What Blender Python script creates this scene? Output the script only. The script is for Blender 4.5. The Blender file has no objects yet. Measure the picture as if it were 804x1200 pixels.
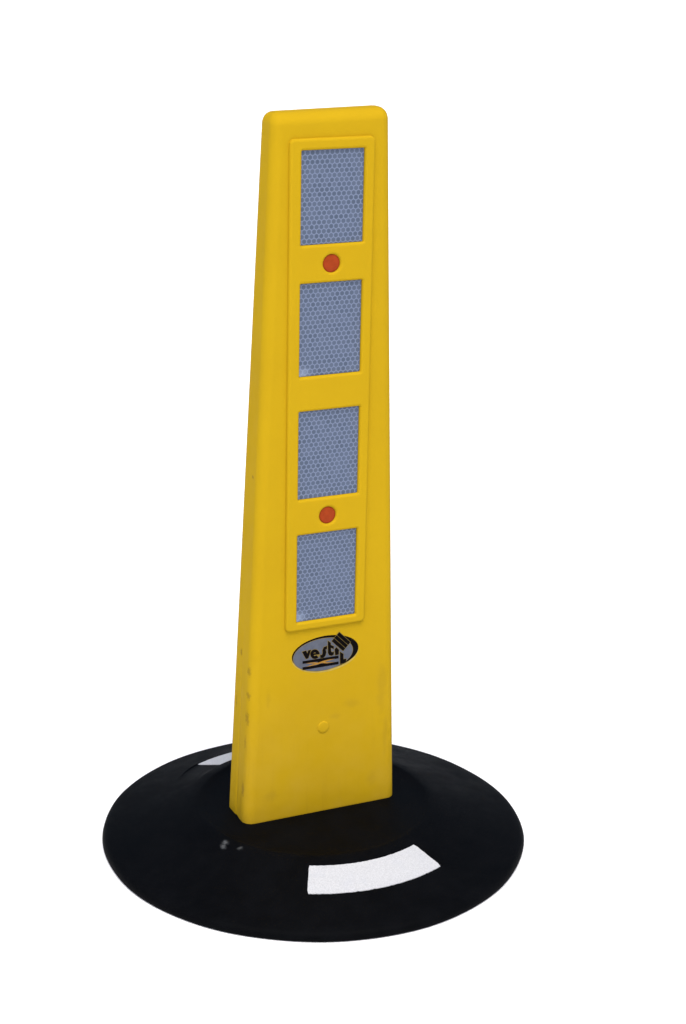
import bpy, bmesh, math, random
from mathutils import Vector, Matrix

scene = bpy.context.scene
R = math.radians

# ------------------------------------------------------------------ camera
cam_data = bpy.data.cameras.new("camera")
cam_data.sensor_fit = 'VERTICAL'
cam_data.sensor_height = 36.0
cam_data.lens = 2292.586 * 36.0 / 1200.0
cam_data.clip_start = 0.05
cam_data.clip_end = 500.0
cam = bpy.data.objects.new("camera", cam_data)
scene.collection.objects.link(cam)
_r = Vector((0.90902633, -0.41636143, 0.01772817))
_u = Vector((0.11774964, 0.29742002, 0.94745784))
_f = Vector((0.39975761, 0.85917664, -0.31938904))
_m = Matrix((( _r.x, _u.x, -_f.x), (_r.y, _u.y, -_f.y), (_r.z, _u.z, -_f.z))).to_4x4()
_m.translation = Vector((-0.68634, -1.53064, 0.89352))
cam.matrix_world = _m
scene.camera = cam

# ------------------------------------------------------------------ light: overcast daylight
SUN_ELEV = R(64)
SUN_AZ = R(-20)            # direction the sun stands in, measured from -Y (towards the viewer) to +X
world = bpy.data.worlds.new("World")
scene.world = world
world.use_nodes = True
wn = world.node_tree.nodes
wl = world.node_tree.links
bg = wn.get("Background") or wn.new("ShaderNodeBackground")
sky = wn.new("ShaderNodeTexSky")
sky.sky_type = 'NISHITA'
sky.sun_disc = False
sky.sun_elevation = SUN_ELEV
sky.air_density = 1.0
sky.dust_density = 4.0
sky.ozone_density = 1.0
wl.new(sky.outputs[0], bg.inputs["Color"])
bg.inputs["Strength"].default_value = 0.09

sun_dir = Vector((math.sin(SUN_AZ) * math.cos(SUN_ELEV), -math.cos(SUN_AZ) * math.cos(SUN_ELEV), math.sin(SUN_ELEV)))
sky.sun_rotation = math.atan2(sun_dir.x, sun_dir.y)
sun_data = bpy.data.lights.new("sun", 'SUN')
sun_data.energy = 1.5
sun_data.angle = R(50)
sun_data.color = (1.0, 0.985, 0.95)
sun = bpy.data.objects.new("sun", sun_data)
sun.rotation_euler = (-sun_dir).to_track_quat('-Z', 'Y').to_euler()
sun.location = sun_dir * 4
scene.collection.objects.link(sun)

vs = scene.view_settings
scene.display_settings.display_device = 'sRGB'
vs.view_transform = 'Standard'
vs.look = 'None'
vs.gamma = 1.0
vs.exposure = 0.80
vs.use_curve_mapping = False

# ------------------------------------------------------------------ node helpers
class Nodes:
    def __init__(self, name):
        self.mat = bpy.data.materials.new(name)
        self.mat.use_nodes = True
        self.t = self.mat.node_tree
        self.t.nodes.clear()
        self.out = self.t.nodes.new("ShaderNodeOutputMaterial")
        self.bsdf = self.t.nodes.new("ShaderNodeBsdfPrincipled")
        self.t.links.new(self.bsdf.outputs[0], self.out.inputs[0])
        tc = self.t.nodes.new("ShaderNodeTexCoord")
        self.P = tc.outputs["Object"]

    def put(self, sock, v):
        if hasattr(v, "is_output"):
            self.t.links.new(v, sock)
        elif v is not None:
            sock.default_value = v

    def math(self, op, a, b=None, c=None, clamp=False):
        n = self.t.nodes.new("ShaderNodeMath"); n.operation = op; n.use_clamp = clamp
        for s, v in zip(n.inputs, (a, b, c)):
            self.put(s, v)
        return n.outputs[0]

    def vec(self, op, a, b=None):
        n = self.t.nodes.new("ShaderNodeVectorMath"); n.operation = op
        self.put(n.inputs[0], a)
        if b is not None:
            self.put(n.inputs[3] if op == 'SCALE' else n.inputs[1], b)
        return n.outputs["Value"] if op in ('LENGTH', 'DOT_PRODUCT', 'DISTANCE') else n.outputs["Vector"]

    def noise(self, scale, detail=3.0, rough=0.5, vec=None):
        n = self.t.nodes.new("ShaderNodeTexNoise")
        n.inputs["Scale"].default_value = scale
        n.inputs["Detail"].default_value = detail
        n.inputs["Roughness"].default_value = rough
        self.t.links.new(vec if vec is not None else self.P, n.inputs["Vector"])
        return n.outputs["Fac"]

    def ramp(self, v, a, b, lo=0.0, hi=1.0, smooth=True):
        n = self.t.nodes.new("ShaderNodeMapRange")
        n.interpolation_type = 'SMOOTHSTEP' if smooth else 'LINEAR'
        self.put(n.inputs["Value"], v)
        n.inputs["From Min"].default_value = a
        n.inputs["From Max"].default_value = b
        n.inputs["To Min"].default_value = lo
        n.inputs["To Max"].default_value = hi
        return n.outputs[0]

    def mix(self, fac, a, b):
        n = self.t.nodes.new("ShaderNodeMix"); n.data_type = 'RGBA'
        self.put(n.inputs["Factor"], fac)
        self.put(n.inputs[6], a)
        self.put(n.inputs[7], b)
        return n.outputs[2]

    def spot(self, centre, radii, soft=0.3, wobble=None):
        """soft elliptical patch, 1 inside"""
        d = self.vec('SUBTRACT', self.P, centre)
        d = self.vec('DIVIDE', d, radii)
        l = self.vec('LENGTH', d)
        if wobble is not None:
            l = self.math('ADD', l, wobble)
        return self.ramp(l, soft, 1.0, 1.0, 0.0)

    def maxof(self, items):
        r = items[0]
        for i in items[1:]:
            r = self.math('MAXIMUM', r, i)
        return r

    def bump(self, height, strength, dist):
        n = self.t.nodes.new("ShaderNodeBump")
        n.inputs["Strength"].default_value = strength
        n.inputs["Distance"].default_value = dist
        self.put(n.inputs["Height"], height)
        self.t.links.new(n.outputs[0], self.bsdf.inputs["Normal"])

    def set(self, **kw):
        for k, v in kw.items():
            self.put(self.bsdf.inputs[k.replace("_", " ")], v)
        return self.mat

def col(r, g, b):
    return (r, g, b, 1.0)

# ------------------------------------------------------------------ materials
YEL = (0.470, 0.294, 0.0080)
YEL_DIRT = (0.20, 0.125, 0.022)

def yellow_plastic(name, dirt=True):
    n = Nodes(name)
    big = n.noise(9.0, 3.0, 0.55)
    c = n.mix(n.ramp(big, 0.3, 0.7), col(YEL[0]*0.975, YEL[1]*0.965, YEL[2]), col(YEL[0]*1.02, YEL[1]*1.025, YEL[2]*1.0))
    if dirt:
        wob = n.math('MULTIPLY', n.math('SUBTRACT', n.noise(120.0, 4.0, 0.65), 0.5), 1.5)
        wob2 = n.math('MULTIPLY', n.math('SUBTRACT', n.noise(420.0, 4.0, 0.65), 0.5), 1.6)
        # rubbed grey-brown smears on the lower front
        smear = n.maxof([
            n.spot((0.060, -0.021, 0.150), (0.0075, 0.02, 0.036), 0.1, wob),
            n.spot((0.0645, -0.021, 0.105), (0.0035, 0.02, 0.030), 0.1, wob),
            n.spot((0.030, -0.021, 0.142), (0.012, 0.02, 0.006), 0.1, wob),
            n.spot((0.012, -0.021, 0.132), (0.008, 0.02, 0.004), 0.1, wob),
            n.spot((-0.052, -0.021, 0.062), (0.010, 0.02, 0.009), 0.1, wob),
            n.spot((0.052, -0.021, 0.062), (0.008, 0.02, 0.012), 0.1, wob),
            n.spot((-0.055, -0.021, 0.160), (0.003, 0.02, 0.012), 0.1, wob),
        ])
        c = n.mix(n.math('MULTIPLY', smear, 0.15), c, col(*YEL_DIRT))
        # scuffs on the near side corner
        scuff = n.maxof([
            n.spot((-0.0722, -0.0155, 0.1880), (0.0024, 0.006, 0.0070), 0.3, wob2),
            n.spot((-0.0726, -0.0155, 0.1640), (0.0020, 0.006, 0.0050), 0.3, wob2),
            n.spot((-0.0734, -0.0150, 0.1420), (0.0016, 0.006, 0.0100), 0.3, wob2),
            n.spot((-0.0752, -0.0130, 0.1190), (0.0014, 0.005, 0.0130), 0.3, wob2),
            n.spot((-0.0765, -0.0110, 0.0700), (0.0014, 0.004, 0.0110), 0.3, wob2),
            n.spot((-0.0710, 0.0050, 0.2000), (0.0030, 0.003, 0.0050), 0.2, wob2),
            n.spot((-0.0740, 0.0120, 0.1500), (0.0030, 0.0015, 0.0120), 0.2, wob2),
            n.spot((-0.0650, -0.0060, 0.3700), (0.0030, 0.003, 0.0022), 0.1, wob2),
        ])
        c = n.mix(n.math('MULTIPLY', scuff, 0.50), c, col(0.10, 0.055, 0.016))
        # vertical grime streaks thicken towards the foot; a paler film brightens it
        mp = n.vec('MULTIPLY', n.P, (1.0, 1.0, 0.09))
        streak = n.ramp(n.noise(150.0, 3.0, 0.6, mp), 0.52, 0.78)
        sep = n.t.nodes.new("ShaderNodeSeparateXYZ"); n.t.links.new(n.P, sep.inputs[0])
        low = n.ramp(sep.outputs[2], 0.03, 0.24, 1.0, 0.0)
        side = n.ramp(sep.outputs[0], -0.066, -0.073, 0.0, 1.0)
        g = n.math('MULTIPLY', streak, n.math('MULTIPLY', low, n.math('ADD', 0.09, n.math('MULTIPLY', side, 0.22))))
        c = n.mix(g, c, col(0.16, 0.090, 0.018))
        film = n.math('MULTIPLY', low, n.math('MULTIPLY', n.ramp(n.noise(28.0, 4.0, 0.6), 0.3, 0.8), 0.35))
        c = n.mix(film, c, col(0.52, 0.335, 0.040))  # light dust, its colour raised to paint brightness into the shaded foot
    n.bump(n.math('ADD', n.math('MULTIPLY', n.noise(40.0, 2.0), 1.0), n.math('MULTIPLY', n.noise(900.0, 2.0), 0.05)), 0.25, 0.002)
    return n.set(Base_Color=c, Roughness=n.ramp(n.noise(60.0), 0.3, 0.7, 0.58, 0.70), Specular_IOR_Level=0.02)

def rubber():
    n = Nodes("black_rubber")
    fine = n.noise(1400.0, 3.0, 0.6)
    mid = n.noise(35.0, 4.0, 0.6)
    c = n.mix(n.ramp(mid, 0.3, 0.75), col(0.0014, 0.0016, 0.0021), col(0.0026, 0.0029, 0.0037))
    wob = n.math('MULTIPLY', n.math('SUBTRACT', n.noise(500.0, 3.0, 0.7), 0.5), 2.0)
    chips = n.maxof([
        n.spot((-0.1108, -0.0490, 0.039), (0.0034, 0.0050, 0.02), 0.0, wob),
        n.spot((-0.1072, -0.0448, 0.039), (0.0040, 0.0046, 0.02), 0.0, wob),
        n.spot((-0.0985, -0.0605, 0.039), (0.0036, 0.0030, 0.02), -0.4, wob),
    ])
    c = n.mix(n.math('MULTIPLY', chips, 0.45), c, col(0.17, 0.18, 0.185))
    specks = n.ramp(n.noise(230.0, 2.0, 0.5), 0.80, 0.84)
    c = n.mix(n.math('MULTIPLY', specks, 0.5), c, col(0.06, 0.06, 0.06))
    n.bump(fine, 0.35, 0.0008)
    return n.set(Base_Color=c, Roughness=n.ramp(mid, 0.3, 0.7, 0.54, 0.66), Specular_IOR_Level=0.025)

def reflective_sheet():
    n = Nodes("honeycomb_reflective_sheeting")
    sep = n.t.nodes.new("ShaderNodeSeparateXYZ"); n.t.links.new(n.P, sep.inputs[0])
    comb = n.t.nodes.new("ShaderNodeCombineXYZ")
    pitch = 0.00455
    n.t.links.new(n.math('ADD', n.math('DIVIDE', sep.outputs[0], pitch), 400.0), comb.inputs[0])
    n.t.links.new(n.math('ADD', n.math('DIVIDE', sep.outputs[2], pitch), 400.0), comb.inputs[1])
    p = comb.outputs[0]
    rr = (1.0, 1.7320508, 1.0); hh = (0.5, 0.8660254, 0.0)
    a = n.vec('SUBTRACT', n.vec('MODULO', p, rr), hh)
    b = n.vec('SUBTRACT', n.vec('MODULO', n.vec('SUBTRACT', p, hh), rr), hh)
    la = n.vec('LENGTH', n.vec('MULTIPLY', a, (1, 1, 0))); lb = n.vec('LENGTH', n.vec('MULTIPLY', b, (1, 1, 0)))
    pick = n.math('LESS_THAN', la, lb)
    mv = n.t.nodes.new("ShaderNodeMix"); mv.data_type = 'VECTOR'
    n.put(mv.inputs["Factor"], pick); n.put(mv.inputs[4], b); n.put(mv.inputs[5], a)
    g = n.vec('MULTIPLY', mv.outputs[1], (1, 1, 0))
    cell = n.vec('SUBTRACT', p, g)
    ag = n.vec('ABSOLUTE', g)
    s2 = n.t.nodes.new("ShaderNodeSeparateXYZ"); n.t.links.new(ag, s2.inputs[0])
    hexd = n.math('MAXIMUM', s2.outputs[0], n.vec('DOT_PRODUCT', ag, (0.5, 0.8660254, 0.0)))
    rad = n.vec('LENGTH', g)
    wn_ = n.t.nodes.new("ShaderNodeTexWhiteNoise"); wn_.noise_dimensions = '2D'
    n.t.links.new(n.vec('FLOOR', n.vec('SCALE', cell, 2.02)), wn_.inputs["Vector"])
    rnd = wn_.outputs["Value"]
    dark = n.mix(rnd, col(0.061, 0.083, 0.126), col(0.084, 0.108, 0.162))
    mid = col(0.118, 0.150, 0.228)
    c = n.mix(n.ramp(rad, 0.34, 0.44), dark, mid)
    c = n.mix(n.ramp(hexd, 0.43, 0.485), c, col(0.184, 0.226, 0.324))
    cloud = n.ramp(n.noise(45.0, 3.0), 0.3, 0.7, 0.0, 0.16)
    c = n.mix(cloud, c, mid)
    wob = n.math('MULTIPLY', n.math('SUBTRACT', n.noise(200.0, 3.0), 0.5), 0.8)
    worn = n.maxof([n.spot((-0.0275, -0.02, 0.4635), (0.014, 0.02, 0.0095), 0.0, wob),
                    n.spot((-0.0285, -0.02, 0.2355), (0.012, 0.02, 0.0095), 0.0, wob)])
    c = n.mix(n.math('MULTIPLY', worn, 0.55), c, col(0.29, 0.35, 0.48))
    n.bump(n.ramp(hexd, 0.40, 0.5), 0.15, 0.0003)
    return n.set(Base_Color=c, Roughness=0.35, Specular_IOR_Level=0.25)

def white_tape():
    n = Nodes("white_reflective_tape")
    f = n.noise(900.0, 3.0, 0.7)
    c = n.mix(n.ramp(f, 0.3, 0.7), col(0.41, 0.417, 0.428), col(0.54, 0.547, 0.558))
    c = n.mix(n.ramp(n.noise(60.0, 4.0), 0.55, 0.8, 0.0, 0.25), c, col(0.36, 0.39, 0.45))
    n.bump(f, 0.4, 0.0004)
    return n.set(Base_Color=c, Roughness=0.6, Specular_IOR_Level=0.15)

def plain(name, c, rough=0.5, spec=0.2, var=0.08, scale=200.0):
    n = Nodes(name)
    k = n.ramp(n.noise(scale, 3.0), 0.3, 0.7)
    cc = n.mix(k, col(*[x * (1 - var) for x in c]), col(*[x * (1 + var) for x in c]))
    return n.set(Base_Color=cc, Roughness=rough, Specular_IOR_Level=spec)

M_BODY = yellow_plastic("yellow_plastic")
M_RUBBER = rubber()
M_SHEET = reflective_sheet()
M_TAPE = white_tape()
M_ORANGE = plain("orange_red_plastic", (0.300, 0.042, 0.009), 0.45, 0.05)
M_GREY = plain("sticker_grey", (0.098, 0.108, 0.135), 0.4, 0.08)
M_BLACK = plain("sticker_black_ink", (0.003, 0.002, 0.002), 0.45, 0.03)
M_HALO = plain("sticker_yellow_outline", (0.19, 0.135, 0.035), 0.4, 0.05)
M_STOCK = plain("sticker_pale_edge", (0.44, 0.31, 0.06), 0.4, 0.05)
M_CROSS = plain("sticker_orange_ink", (0.33, 0.17, 0.03), 0.4, 0.05)
M_GROUND = plain("white_ground", (0.93, 0.93, 0.93), 0.9, 0.0, 0.01, 6.0)

# ------------------------------------------------------------------ object helpers
def obj(name, me, mats, parent=None):
    o = bpy.data.objects.new(name, me)
    for m in (mats if isinstance(mats, (list, tuple)) else [mats]):
        o.data.materials.append(m)
    scene.collection.objects.link(o)
    if parent is not None:
        o.parent = parent
    return o

def finish(bm, name, smooth_angle=None):
    bmesh.ops.remove_doubles(bm, verts=bm.verts, dist=1e-6)
    bmesh.ops.recalc_face_normals(bm, faces=bm.faces)
    me = bpy.data.meshes.new(name)
    bm.to_mesh(me); bm.free()
    if smooth_angle is not None:
        for p in me.polygons:
            p.use_smooth = True
        me.set_sharp_from_angle(angle=R(smooth_angle))
    return me

def curve_mesh(splines, extrude, bevel, offset=0.0, res=4):
    """closed 2-D outlines (x, z) -> filled, extruded, bevelled mesh lying in the XY plane"""
    cu = bpy.data.curves.new("outline", 'CURVE')
    cu.dimensions = '2D'; cu.fill_mode = 'BOTH'
    cu.extrude = extrude; cu.bevel_depth = bevel; cu.bevel_resolution = res; cu.offset = offset
    for pts in splines:
        s = cu.splines.new('POLY'); s.points.add(len(pts) - 1); s.use_cyclic_u = True
        for q, (x, y) in zip(s.points, pts):
            q.co = (x, y, 0, 1)
    tmp = bpy.data.objects.new("outline", cu)
    scene.collection.objects.link(tmp)
    dg = bpy.context.evaluated_depsgraph_get()
    me = bpy.data.meshes.new_from_object(tmp.evaluated_get(dg))
    bpy.data.objects.remove(tmp); bpy.data.curves.remove(cu)
    return me

def stand_up(me, y):
    """XY plane (normal +Z) -> the post's front plane (normal -Y) at depth y"""
    me.transform(Matrix(((1, 0, 0, 0), (0, 0, -1, y), (0, 1, 0, 0), (0, 0, 0, 1))))
    return me

def rounded_rect(x0, x1, z0, z1, r, n=6):
    pts = []
    for cx, cz, a0 in ((x1 - r, z0 + r, -90), (x1 - r, z1 - r, 0), (x0 + r, z1 - r, 90), (x0 + r, z0 + r, 180)):
        for k in range(n + 1):
            a = R(a0 + 90 * k / n)
            pts.append((cx + r * math.cos(a), cz + r * math.sin(a)))
    return pts

def circle(cx, cz, r, n=48):
    return [(cx + r * math.cos(2 * math.pi * k / n), cz + r * math.sin(2 * math.pi * k / n)) for k in range(n)]

# ------------------------------------------------------------------ setting
bm = bmesh.new()
N = 60
vs_ = [bm.verts.new((200 * math.cos(2 * math.pi * k / N), 200 * math.sin(2 * math.pi * k / N), 0.0036)) for k in range(N)]
bm.faces.new(vs_)
ground = obj("ground", finish(bm, "ground"), M_GROUND)
ground["kind"] = "structure"

# ------------------------------------------------------------------ the delineator
thing = bpy.data.objects.new("lane_delineator", None)
scene.collection.objects.link(thing)
thing["label"] = "yellow plastic delineator post with four grey reflectors on a round black rubber base"
thing["category"] = "delineator"

# --- rubber base: a low cone with a flat hub, turned about the post's axis
R_IN, R_OUT, HALF = 0.1224, 0.1540, 0.442
def cone_z(r):
    return 0.0359 - (r - 0.1224) * 0.3268 if r < 0.154 else 0.02557 - (r - 0.154) * 0.290
PROFILE = [(0.0, 0.0366), (0.03, 0.0366), (0.06, 0.0366), (0.085, 0.0367), (0.096, 0.0369), (0.102, 0.0372), (0.1055, 0.0378), (0.1080, 0.0386), (0.1095, 0.0389),
           (0.1115, 0.0387), (0.1145, 0.0381), (0.1165, 0.0376)]
PROFILE += [(r, cone_z(r)) for r in (0.1195, 0.1212, 0.1218, 0.128, 0.134, 0.14, 0.147, 0.1546, 0.1552, 0.158, 0.165, 0.173, 0.181, 0.188, 0.192)]
PROFILE += [(0.1960, 0.0131), (0.1980, 0.0121), (0.1994, 0.0107), (0.2003, 0.0090), (0.2008, 0.0072), (0.2006, 0.0056), (0.2000, 0.0045), (0.1985, 0.0038), (0.19, 0.0038), (0.1, 0.0038), (0.0, 0.0038)]
BX, BY = 0.0007, -0.0002

def pocket(r, a):
    """the tapes sit in shallow moulded pockets, the pockets run a little past the tapes"""
    if not (0.1215 < r < 0.155):
        return 0.0
    for c in (0.0, math.pi):
        d = abs((a - c + math.pi) % (2 * math.pi) - math.pi)
        w = 0.47 if c == 0.0 else 0.76
        if d < w:
            return -0.0009 * min(1.0, (w - d) / (0.03 if c == 0.0 else 0.22))
    return 0.0

def warp(r, a):
    """the back pocket's outer edge swings inwards beyond the end of its tape"""
    d = abs(a - math.pi)
    if d >= 1.0 or not (0.1218 < r < 0.188):
        return r
    s = 0.012 * max(0.0, min(1.0, (d - 0.45) / 0.30)) ** 1.5
    if d > 0.76:
        s *= max(0.0, (1.0 - d) / 0.24)
    if r < 0.155:
        return r - s * (r - 0.1218) / (0.1546 - 0.1218)
    return r - s * (0.188 - r) / (0.188 - 0.1552)

bm = bmesh.new()
SEG = 288
rings = []
for i, (r, z) in enumerate(PROFILE):
    if r == 0.0:
        rings.append([bm.verts.new((BX, BY, z))]); continue
    ring = []
    top = z > 0.005
    for k in range(SEG):
        a = 2 * math.pi * k / SEG
        dz = pocket(r, a) if top else 0.0
        # a moulded rubber edge is never a perfect circle
        wob = 0.00035 * math.sin(5 * a + 1.3) + 0.0002 * math.sin(13 * a) if r > 0.19 else 0.0
        rw = warp(r, a) + wob
        if 0.1218 < r < 0.188:
            z = cone_z(rw)
        ring.append(bm.verts.new((BX + rw * math.sin(a), BY - rw * math.cos(a), z + dz)))
    rings.append(ring)
for A, B in zip(rings, rings[1:]):
    for k in range(SEG):
        j = (k + 1) % SEG
        if len(A) == 1:
            bm.faces.new((A[0], B[k], B[j]))
        elif len(B) == 1:
            bm.faces.new((A[k], B[0], A[j]))
        else:
            bm.faces.new((A[k], B[k], B[j], A[j]))
base = obj("base", finish(bm, "base", 40), M_RUBBER, thing)

rng = random.Random(4)
def tape(center):
    """curved white tape with a slightly ragged cut edge"""
    bm = bmesh.new()
    n, m = 90, 8
    top = []
    def jag(s):
        return 0.00016 * rng.uniform(-1, 1) + (0.00045 * rng.random() if rng.random() < 0.08 else 0.0) * s
    for i in range(n + 1):
        a = center - HALF + 2 * HALF * i / n
        ri, ro = R_IN + jag(1), R_OUT + jag(-1)
        row = []
        for k in range(m + 1):
            r = ri + (ro - ri) * k / m
            aa = a + (rng.uniform(-1, 1) * 0.0012 if i in (0, n) else 0.0)
            if i in (0, n) and k in (0, m):
                aa += 0.006 if i == 0 else -0.006
            row.append(bm.verts.new((BX + r * math.sin(aa), BY - r * math.cos(aa), cone_z(r) - 0.0003)))
        top.append(row)
    for i in range(n):
        for k in range(m):
            bm.faces.new((top[i][k], top[i][k + 1], top[i + 1][k + 1], top[i + 1][k]))
    ret = bmesh.ops.extrude_face_region(bm, geom=list(bm.faces))
    for v in [g for g in ret["geom"] if isinstance(g, bmesh.types.BMVert)]:
        v.co.z -= 0.0012
    return finish(bm, "reflective_strip", 35)
for c in (0.0, math.pi):
    obj("reflective_strip", tape(c - (0.009 if c == 0.0 else 0.0)), M_TAPE, base)

# --- post body: tapered hollow moulding, lofted from rounded-rectangle sections
Z0, H = 0.0345, 0.6875
YF = -0.0202
def half_width(z):
    t = (z - 0.0369) / (H - 0.0369)
    return 0.0775 + (0.0542 - 0.0775) * t
def thickness(z):
    t = (z - 0.0369) / (H - 0.0369)
    return 0.0480 + (0.0315 - 0.0480) * t
def xshift(z):
    t = (z - 0.0369) / (H - 0.0369)
    return 0.0006 * t

def section(z, inset):
    w = half_width(z) - inset * 0.60
    y0 = YF + inset
    y1 = YF + thickness(z) - inset
    rc = max(0.0092 - inset * 0.55, 0.004)
    cx = xshift(z)
    ym = (y0 + y1) / 2
    seam = 0.0008 if inset == 0 else 0.0
    seam *= max(0.0, min(1.0, (0.26 - z) / 0.20)) if z < 0.26 else 0.0
    pts = []
    def arc(px, py, a0, a1, n=9):
        for k in range(n + 1):
            a = R(a0 + (a1 - a0) * k / n)
            pts.append((px + rc * math.cos(a), py + rc * math.sin(a)))
    L, Rr = cx - w, cx + w
    # front edge, left to right
    pts.append((L + rc + 0.0008, y0))
    for k in range(1, 8):
        pts.append((L + rc + (2 * w - 2 * rc) * k / 8, y0))
    pts.append((Rr - rc - 0.0008, y0))
    arc(Rr - rc, y0 + rc, -90, 0)
    pts.append((Rr, y0 + rc + 0.0006))
    e = 0.0010
    pts += [(Rr, ym - 3 * e), (Rr - seam * .3, ym - e), (Rr - seam, ym), (Rr - seam * .3, ym + e), (Rr, ym + 3 * e)]
    pts.append((Rr, y1 - rc - 0.0006))
    arc(Rr - rc, y1 - rc, 0, 90)
    pts.append((Rr - rc - 0.0008, y1))
    for k in range(1, 8):
        pts.append((Rr - rc - (2 * w - 2 * rc) * k / 8, y1))
    pts.append((L + rc + 0.0008, y1))
    arc(L + rc, y1 - rc, 90, 180)
    pts.append((L, y1 - rc - 0.0006))
    pts += [(L, ym + 3 * e), (L + seam * .3, ym + e), (L + seam, ym), (L + seam * .3, ym - e), (L, ym - 3 * e)]
    pts.append((L, y0 + rc + 0.0006))
    arc(L + rc, y0 + rc, 180, 270)
    return pts

RT = 0.0100
levels = [(Z0, 0.0012), (Z0 + 0.0006, 0.0004), (Z0 + 0.0014, 0.0)]
z = Z0 + 0.004
while z < H - RT - 0.004:
    levels.append((z, 0.0)); z += 0.012
levels += [(H - RT - 0.0012, 0.0)]
for k in range(0, 13):
    a = R(90 * k / 12)
    levels.append((H - RT + RT * math.sin(a), 0.0110 * (1 - math.cos(a))))
bm = bmesh.new()
prev = None
for z, ins in levels:
    ring = [bm.verts.new((x, y, z)) for x, y in section(z, ins)]
    if prev:
        for k in range(len(ring)):
            j = (k + 1) % len(ring)
            bm.faces.new((prev[k], prev[j], ring[j], ring[k]))
    else:
        bm.faces.new(list(reversed(ring)))
    prev = ring
bm.faces.new(prev)
for v in bm.verts:                    # the top is not quite square to the post
    if v.co.z > 0.62:
        v.co.z += 0.016 * v.co.x * min(1.0, (v.co.z - 0.62) / 0.05) + 0.0009
# the moulded foot is trimmed a little unevenly
for v in bm.verts:
    if v.co.z < Z0 + 0.002:
        v.co.z += 0.0006 * math.sin(v.co.x * 90) + 0.0004 * math.sin(v.co.x * 210 + 1.0)
        if v.co.x < -0.07 and abs(v.co.y - 0.002) < 0.002:
            v.co.z += 0.003
post = obj("post", finish(bm, "post", 50), M_BODY, thing)

# --- raised front panel with four reflector windows and two holes
WX = 0.0299
WINDOWS = [(0.57645, 0.65693), (0.46118, 0.54346), (0.34909, 0.43001), (0.2323, 0.31574)]
DOTS = [0.5597, 0.3318]
RISE = 0.0036
BEV = 0.0025
outl = [rounded_rect(-0.0397, 0.0393, 0.2240, 0.6668, 0.0045)]
for a, b in WINDOWS:
    outl.append(rounded_rect(-WX + 0.0012, WX - 0.0002, a, b, 0.0009, 4))
for zc in DOTS:
    outl.append(circle(0.0002, zc, 0.0079))
pm = curve_mesh(outl, 0.0026, BEV, -BEV, 5)
stand_up(pm, YF - RISE + 0.0052)
for p in pm.polygons:
    p.use_smooth = True
pm.set_sharp_from_angle(angle=R(35))
panel = obj("raised_panel", pm, M_BODY, post)

for a, b in WINDOWS:
    sm = curve_mesh([rounded_rect(-WX + 0.0015, WX - 0.0005, a + 0.0003, b - 0.0003, 0.0007, 3)], 0.0004, 0.0)
    stand_up(sm, YF - 0.0003)
    obj("reflector", sm, M_SHEET, post)

def button(zc):
    """slightly domed plug sunk in its hole"""
    bm = bmesh.new()
    prof = [(0.0, -0.0019), (0.003, -0.00185), (0.0055, -0.0017), (0.0070, -0.0014), (0.0078, -0.0010), (0.0080, -0.0002), (0.0080, 0.001)]
    prev = None
    n = 40
    for r, y in prof:
        ring = [bm.verts.new((0.0002, YF + y - 0.0008, zc))] if r == 0 else [bm.verts.new((0.0002 + r * math.cos(2 * math.pi * k / n), YF + y - 0.0008, zc + r * math.sin(2 * math.pi * k / n))) for k in range(n)]
        if prev:
            for k in range(n):
                j = (k + 1) % n
                if len(prev) == 1:
                    bm.faces.new((prev[0], ring[k], ring[j]))
                else:
                    bm.faces.new((prev[k], ring[k], ring[j], prev[j]))
        prev = ring
    return finish(bm, "orange_plug", 60)
for zc in DOTS:
    obj("orange_plug", button(zc), M_ORANGE, post)

# --- small moulded stud below the sticker
bm = bmesh.new()
n = 32
prev = None
for r, y in [(0.0, -0.0010), (0.0035, -0.0010), (0.0048, -0.0009), (0.0056, -0.0006), (0.0060, -0.0002), (0.0061, 0.001)]:
    ring = [bm.verts.new((0.0004, YF + y, 0.1231))] if r == 0 else [bm.verts.new((0.0004 + r * math.cos(2 * math.pi * k / n), YF + y, 0.1231 + r * math.sin(2 * math.pi * k / n))) for k in range(n)]
    if prev:
        for k in range(n):
            j = (k + 1) % n
            if len(prev) == 1:
                bm.faces.new((prev[0], ring[k], ring[j]))
            else:
                bm.faces.new((prev[k], ring[k], ring[j], prev[j]))
    prev = ring
obj("stud", finish(bm, "stud", 60), M_BODY, post)

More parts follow.
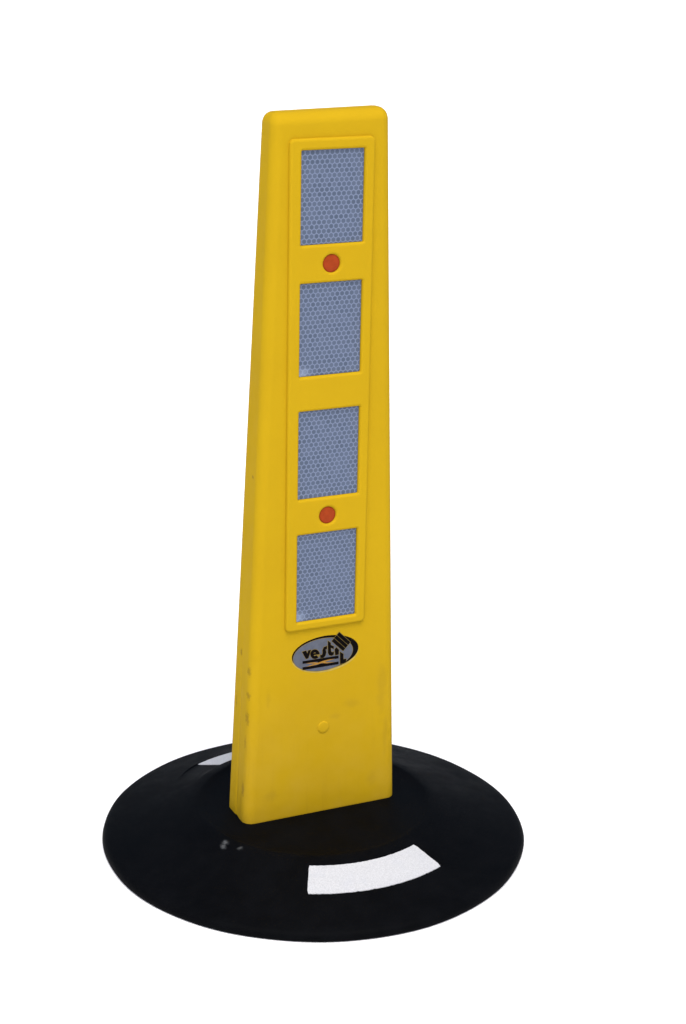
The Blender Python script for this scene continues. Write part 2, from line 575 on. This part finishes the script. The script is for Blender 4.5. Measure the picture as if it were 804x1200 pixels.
# --- oval sticker with lettering (one thin mesh, several inks)
LOGO = {
    'ink': [
        [(-0.01822, 0.19492), (-0.0161, 0.19532), (-0.01367, 0.20291), (-0.0161, 0.20266), (-0.01711, 0.19947), (-0.01842, 0.20293), (-0.02211, 0.20225)],
        [(-0.005, 0.1976), (-0.00519, 0.19874), (-0.00565, 0.19985), (-0.00636, 0.20086), (-0.00725, 0.20169), (-0.00828, 0.2023), (-0.00939, 0.20265), (-0.0105, 0.20272), (-0.01154, 0.2025), (-0.01246, 0.20202), (-0.01318, 0.20129), (-0.01368, 0.20036), (-0.01391, 0.1993), (-0.01387, 0.19816), (-0.01355, 0.19703), (-0.01297, 0.19596), (-0.01218, 0.19503), (-0.01121, 0.19429), (-0.01013, 0.1938), (-0.00902, 0.19357), (-0.00793, 0.19364), (-0.00693, 0.19398), (-0.0061, 0.19459), (-0.0081, 0.19667), (-0.00844, 0.19641), (-0.00884, 0.19626), (-0.00928, 0.19624), (-0.00973, 0.19633), (-0.01017, 0.19653), (-0.01056, 0.19684), (-0.01088, 0.19723), (-0.01112, 0.19767), (-0.01125, 0.19815), (-0.01127, 0.19862), (-0.01117, 0.19907), (-0.01097, 0.19946), (-0.01068, 0.19976), (-0.01031, 0.19997), (-0.00988, 0.20006), (-0.00943, 0.20003), (-0.00899, 0.19989), (-0.00857, 0.19964), (-0.00821, 0.19929), (-0.00792, 0.19887), (-0.00774, 0.19841), (-0.00766, 0.19793)],
        [(-0.00499, 0.19754), (-0.00512, 0.19904), (-0.01191, 0.19885), (-0.0119, 0.1977)],
        [(-0.00376, 0.19366), (-0.00109, 0.19334), (0.00091, 0.19492), (0.00181, 0.19847), (0.00091, 0.20124), (0.0024, 0.20153), (0.00246, 0.20415), (-0.00051, 0.20356), (-0.00174, 0.20082), (-0.00149, 0.19793), (-0.0022, 0.19615), (-0.00401, 0.19613)],
        [(0.00385, 0.19762), (0.00486, 0.19514), (0.00734, 0.194), (0.00935, 0.19495), (0.00931, 0.19759), (0.00771, 0.197), (0.00651, 0.19846), (0.00634, 0.20228), (0.00915, 0.20057), (0.00921, 0.20288), (0.00619, 0.20461), (0.00604, 0.20695), (0.00355, 0.20902)],
        [(0.0112, 0.19381), (0.01441, 0.19425), (0.01454, 0.19867), (0.01202, 0.20138), (0.01055, 0.19972)],
        [(0.01262, 0.21372), (0.02395, 0.20231), (0.02603, 0.20446), (0.01475, 0.21589)],
        [(0.01001, 0.21107), (0.02141, 0.19967), (0.02349, 0.20183), (0.01214, 0.21324)],
        [(0.0074, 0.20842), (0.01887, 0.19703), (0.02094, 0.19919), (0.00953, 0.21058)],
        [(0.01631, 0.18442), (0.0219, 0.185), (0.02205, 0.18837), (0.01925, 0.1884), (0.01915, 0.19371), (0.01598, 0.19612)],
        [(-0.02155, 0.19063), (-0.01201, 0.19077), (-0.00776, 0.19051), (-0.00434, 0.18965), (-0.00082, 0.18961), (0.00184, 0.19034), (0.01437, 0.19045), (0.01422, 0.1928), (-0.02157, 0.19284)],
        [(-0.02147, 0.18451), (0.01437, 0.18462), (0.01433, 0.18686), (0.00297, 0.18678), (-0.00025, 0.18762), (-0.00452, 0.18756), (-0.00771, 0.18681), (-0.0215, 0.18683)],
        [(-0.00368, 0.18806), (-0.00081, 0.18897), (-0.00328, 0.19021), (-0.00615, 0.18951)],
    ],
    'halo': [
        [(-0.01822, 0.19492), (-0.0161, 0.19532), (-0.01367, 0.20291), (-0.0161, 0.20266), (-0.01711, 0.19947), (-0.01842, 0.20293), (-0.02211, 0.20225)],
        [(-0.00523, 0.19887), (-0.00589, 0.20024), (-0.00689, 0.2014), (-0.00815, 0.20223), (-0.00953, 0.20267), (-0.01091, 0.20267), (-0.01214, 0.20222), (-0.01311, 0.20138), (-0.01373, 0.20022), (-0.01393, 0.19886), (-0.01369, 0.19743), (-0.01304, 0.19606), (-0.01204, 0.1949), (-0.01078, 0.19406), (-0.0094, 0.19362), (-0.00802, 0.19362), (-0.00678, 0.19406), (-0.00581, 0.19491), (-0.00519, 0.19607), (-0.00499, 0.19744)],
        [(-0.00376, 0.19366), (-0.00109, 0.19334), (0.00091, 0.19492), (0.00181, 0.19847), (0.00091, 0.20124), (0.0024, 0.20153), (0.00246, 0.20415), (-0.00051, 0.20356), (-0.00174, 0.20082), (-0.00149, 0.19793), (-0.0022, 0.19615), (-0.00401, 0.19613)],
        [(0.00385, 0.19762), (0.00486, 0.19514), (0.00734, 0.194), (0.00935, 0.19495), (0.00931, 0.19759), (0.00771, 0.197), (0.00651, 0.19846), (0.00634, 0.20228), (0.00915, 0.20057), (0.00921, 0.20288), (0.00619, 0.20461), (0.00604, 0.20695), (0.00355, 0.20902)],
        [(0.0112, 0.19381), (0.01441, 0.19425), (0.01454, 0.19867), (0.01202, 0.20138), (0.01055, 0.19972)],
        [(0.0074, 0.20842), (0.01887, 0.19703), (0.02603, 0.20446), (0.01475, 0.21589)],
        [(0.01631, 0.18442), (0.0219, 0.185), (0.02205, 0.18837), (0.01925, 0.1884), (0.01915, 0.19371), (0.01598, 0.19612)],
    ],
    'cross': [
        [(-0.01253, 0.18938), (-0.00901, 0.18871), (-0.01251, 0.18822), (-0.01811, 0.18692), (-0.0109, 0.18733), (-0.00612, 0.18761), (-0.0024, 0.18828), (0.00242, 0.18718), (0.01099, 0.18718), (0.00402, 0.18788), (0.00026, 0.18869), (0.00399, 0.18958), (0.01093, 0.19047), (0.00397, 0.19063), (-0.00136, 0.19022), (-0.00614, 0.1892), (-0.01095, 0.19029), (-0.0189, 0.19041)],
    ],
}
def ellipse(cx, cz, ax, az, n=72):
    return [(cx + ax * math.cos(2 * math.pi * k / n), cz + az * math.sin(2 * math.pi * k / n)) for k in range(n)]
layers = []
def layer(splines, y, slot, offset=0.0):
    for sp in splines:                       # one outline at a time: overlapping outlines must not cut each other out
        me = curve_mesh([sp], 0.00006, 0.0, offset)
        stand_up(me, y)
        layers.append((me, slot))
        y -= 0.000004
S = YF
layer([ellipse(0.0012, 0.1964, 0.0336, 0.0178)], S - 0.00004, 4)          # sticker stock with yellow rim
layer([ellipse(0.0012, 0.1977, 0.0334, 0.0168)], S - 0.00014, 1)          # black ring
layer([ellipse(-0.0011, 0.19645, 0.0299, 0.0159)], S - 0.00024, 2, 0.0003)   # thin yellow line
layer([ellipse(-0.0011, 0.19645, 0.0298, 0.0158)], S - 0.00034, 0)         # grey oval
layer(LOGO['halo'], S - 0.00044, 2, 0.0005)
layer(LOGO['cross'], S - 0.00064, 3)
layer(LOGO['ink'], S - 0.00054, 1, 0.00016)
bm = bmesh.new()
for me, slot in layers:
    k0 = len(bm.faces)
    bm.from_mesh(me)
    bm.faces.ensure_lookup_table()
    for f in bm.faces[k0:]:
        f.material_index = slot
    bpy.data.meshes.remove(me)
me = bpy.data.meshes.new("oval_sticker")
bm.to_mesh(me); bm.free()
obj("oval_sticker", me, [M_GREY, M_BLACK, M_HALO, M_CROSS, M_STOCK], post)
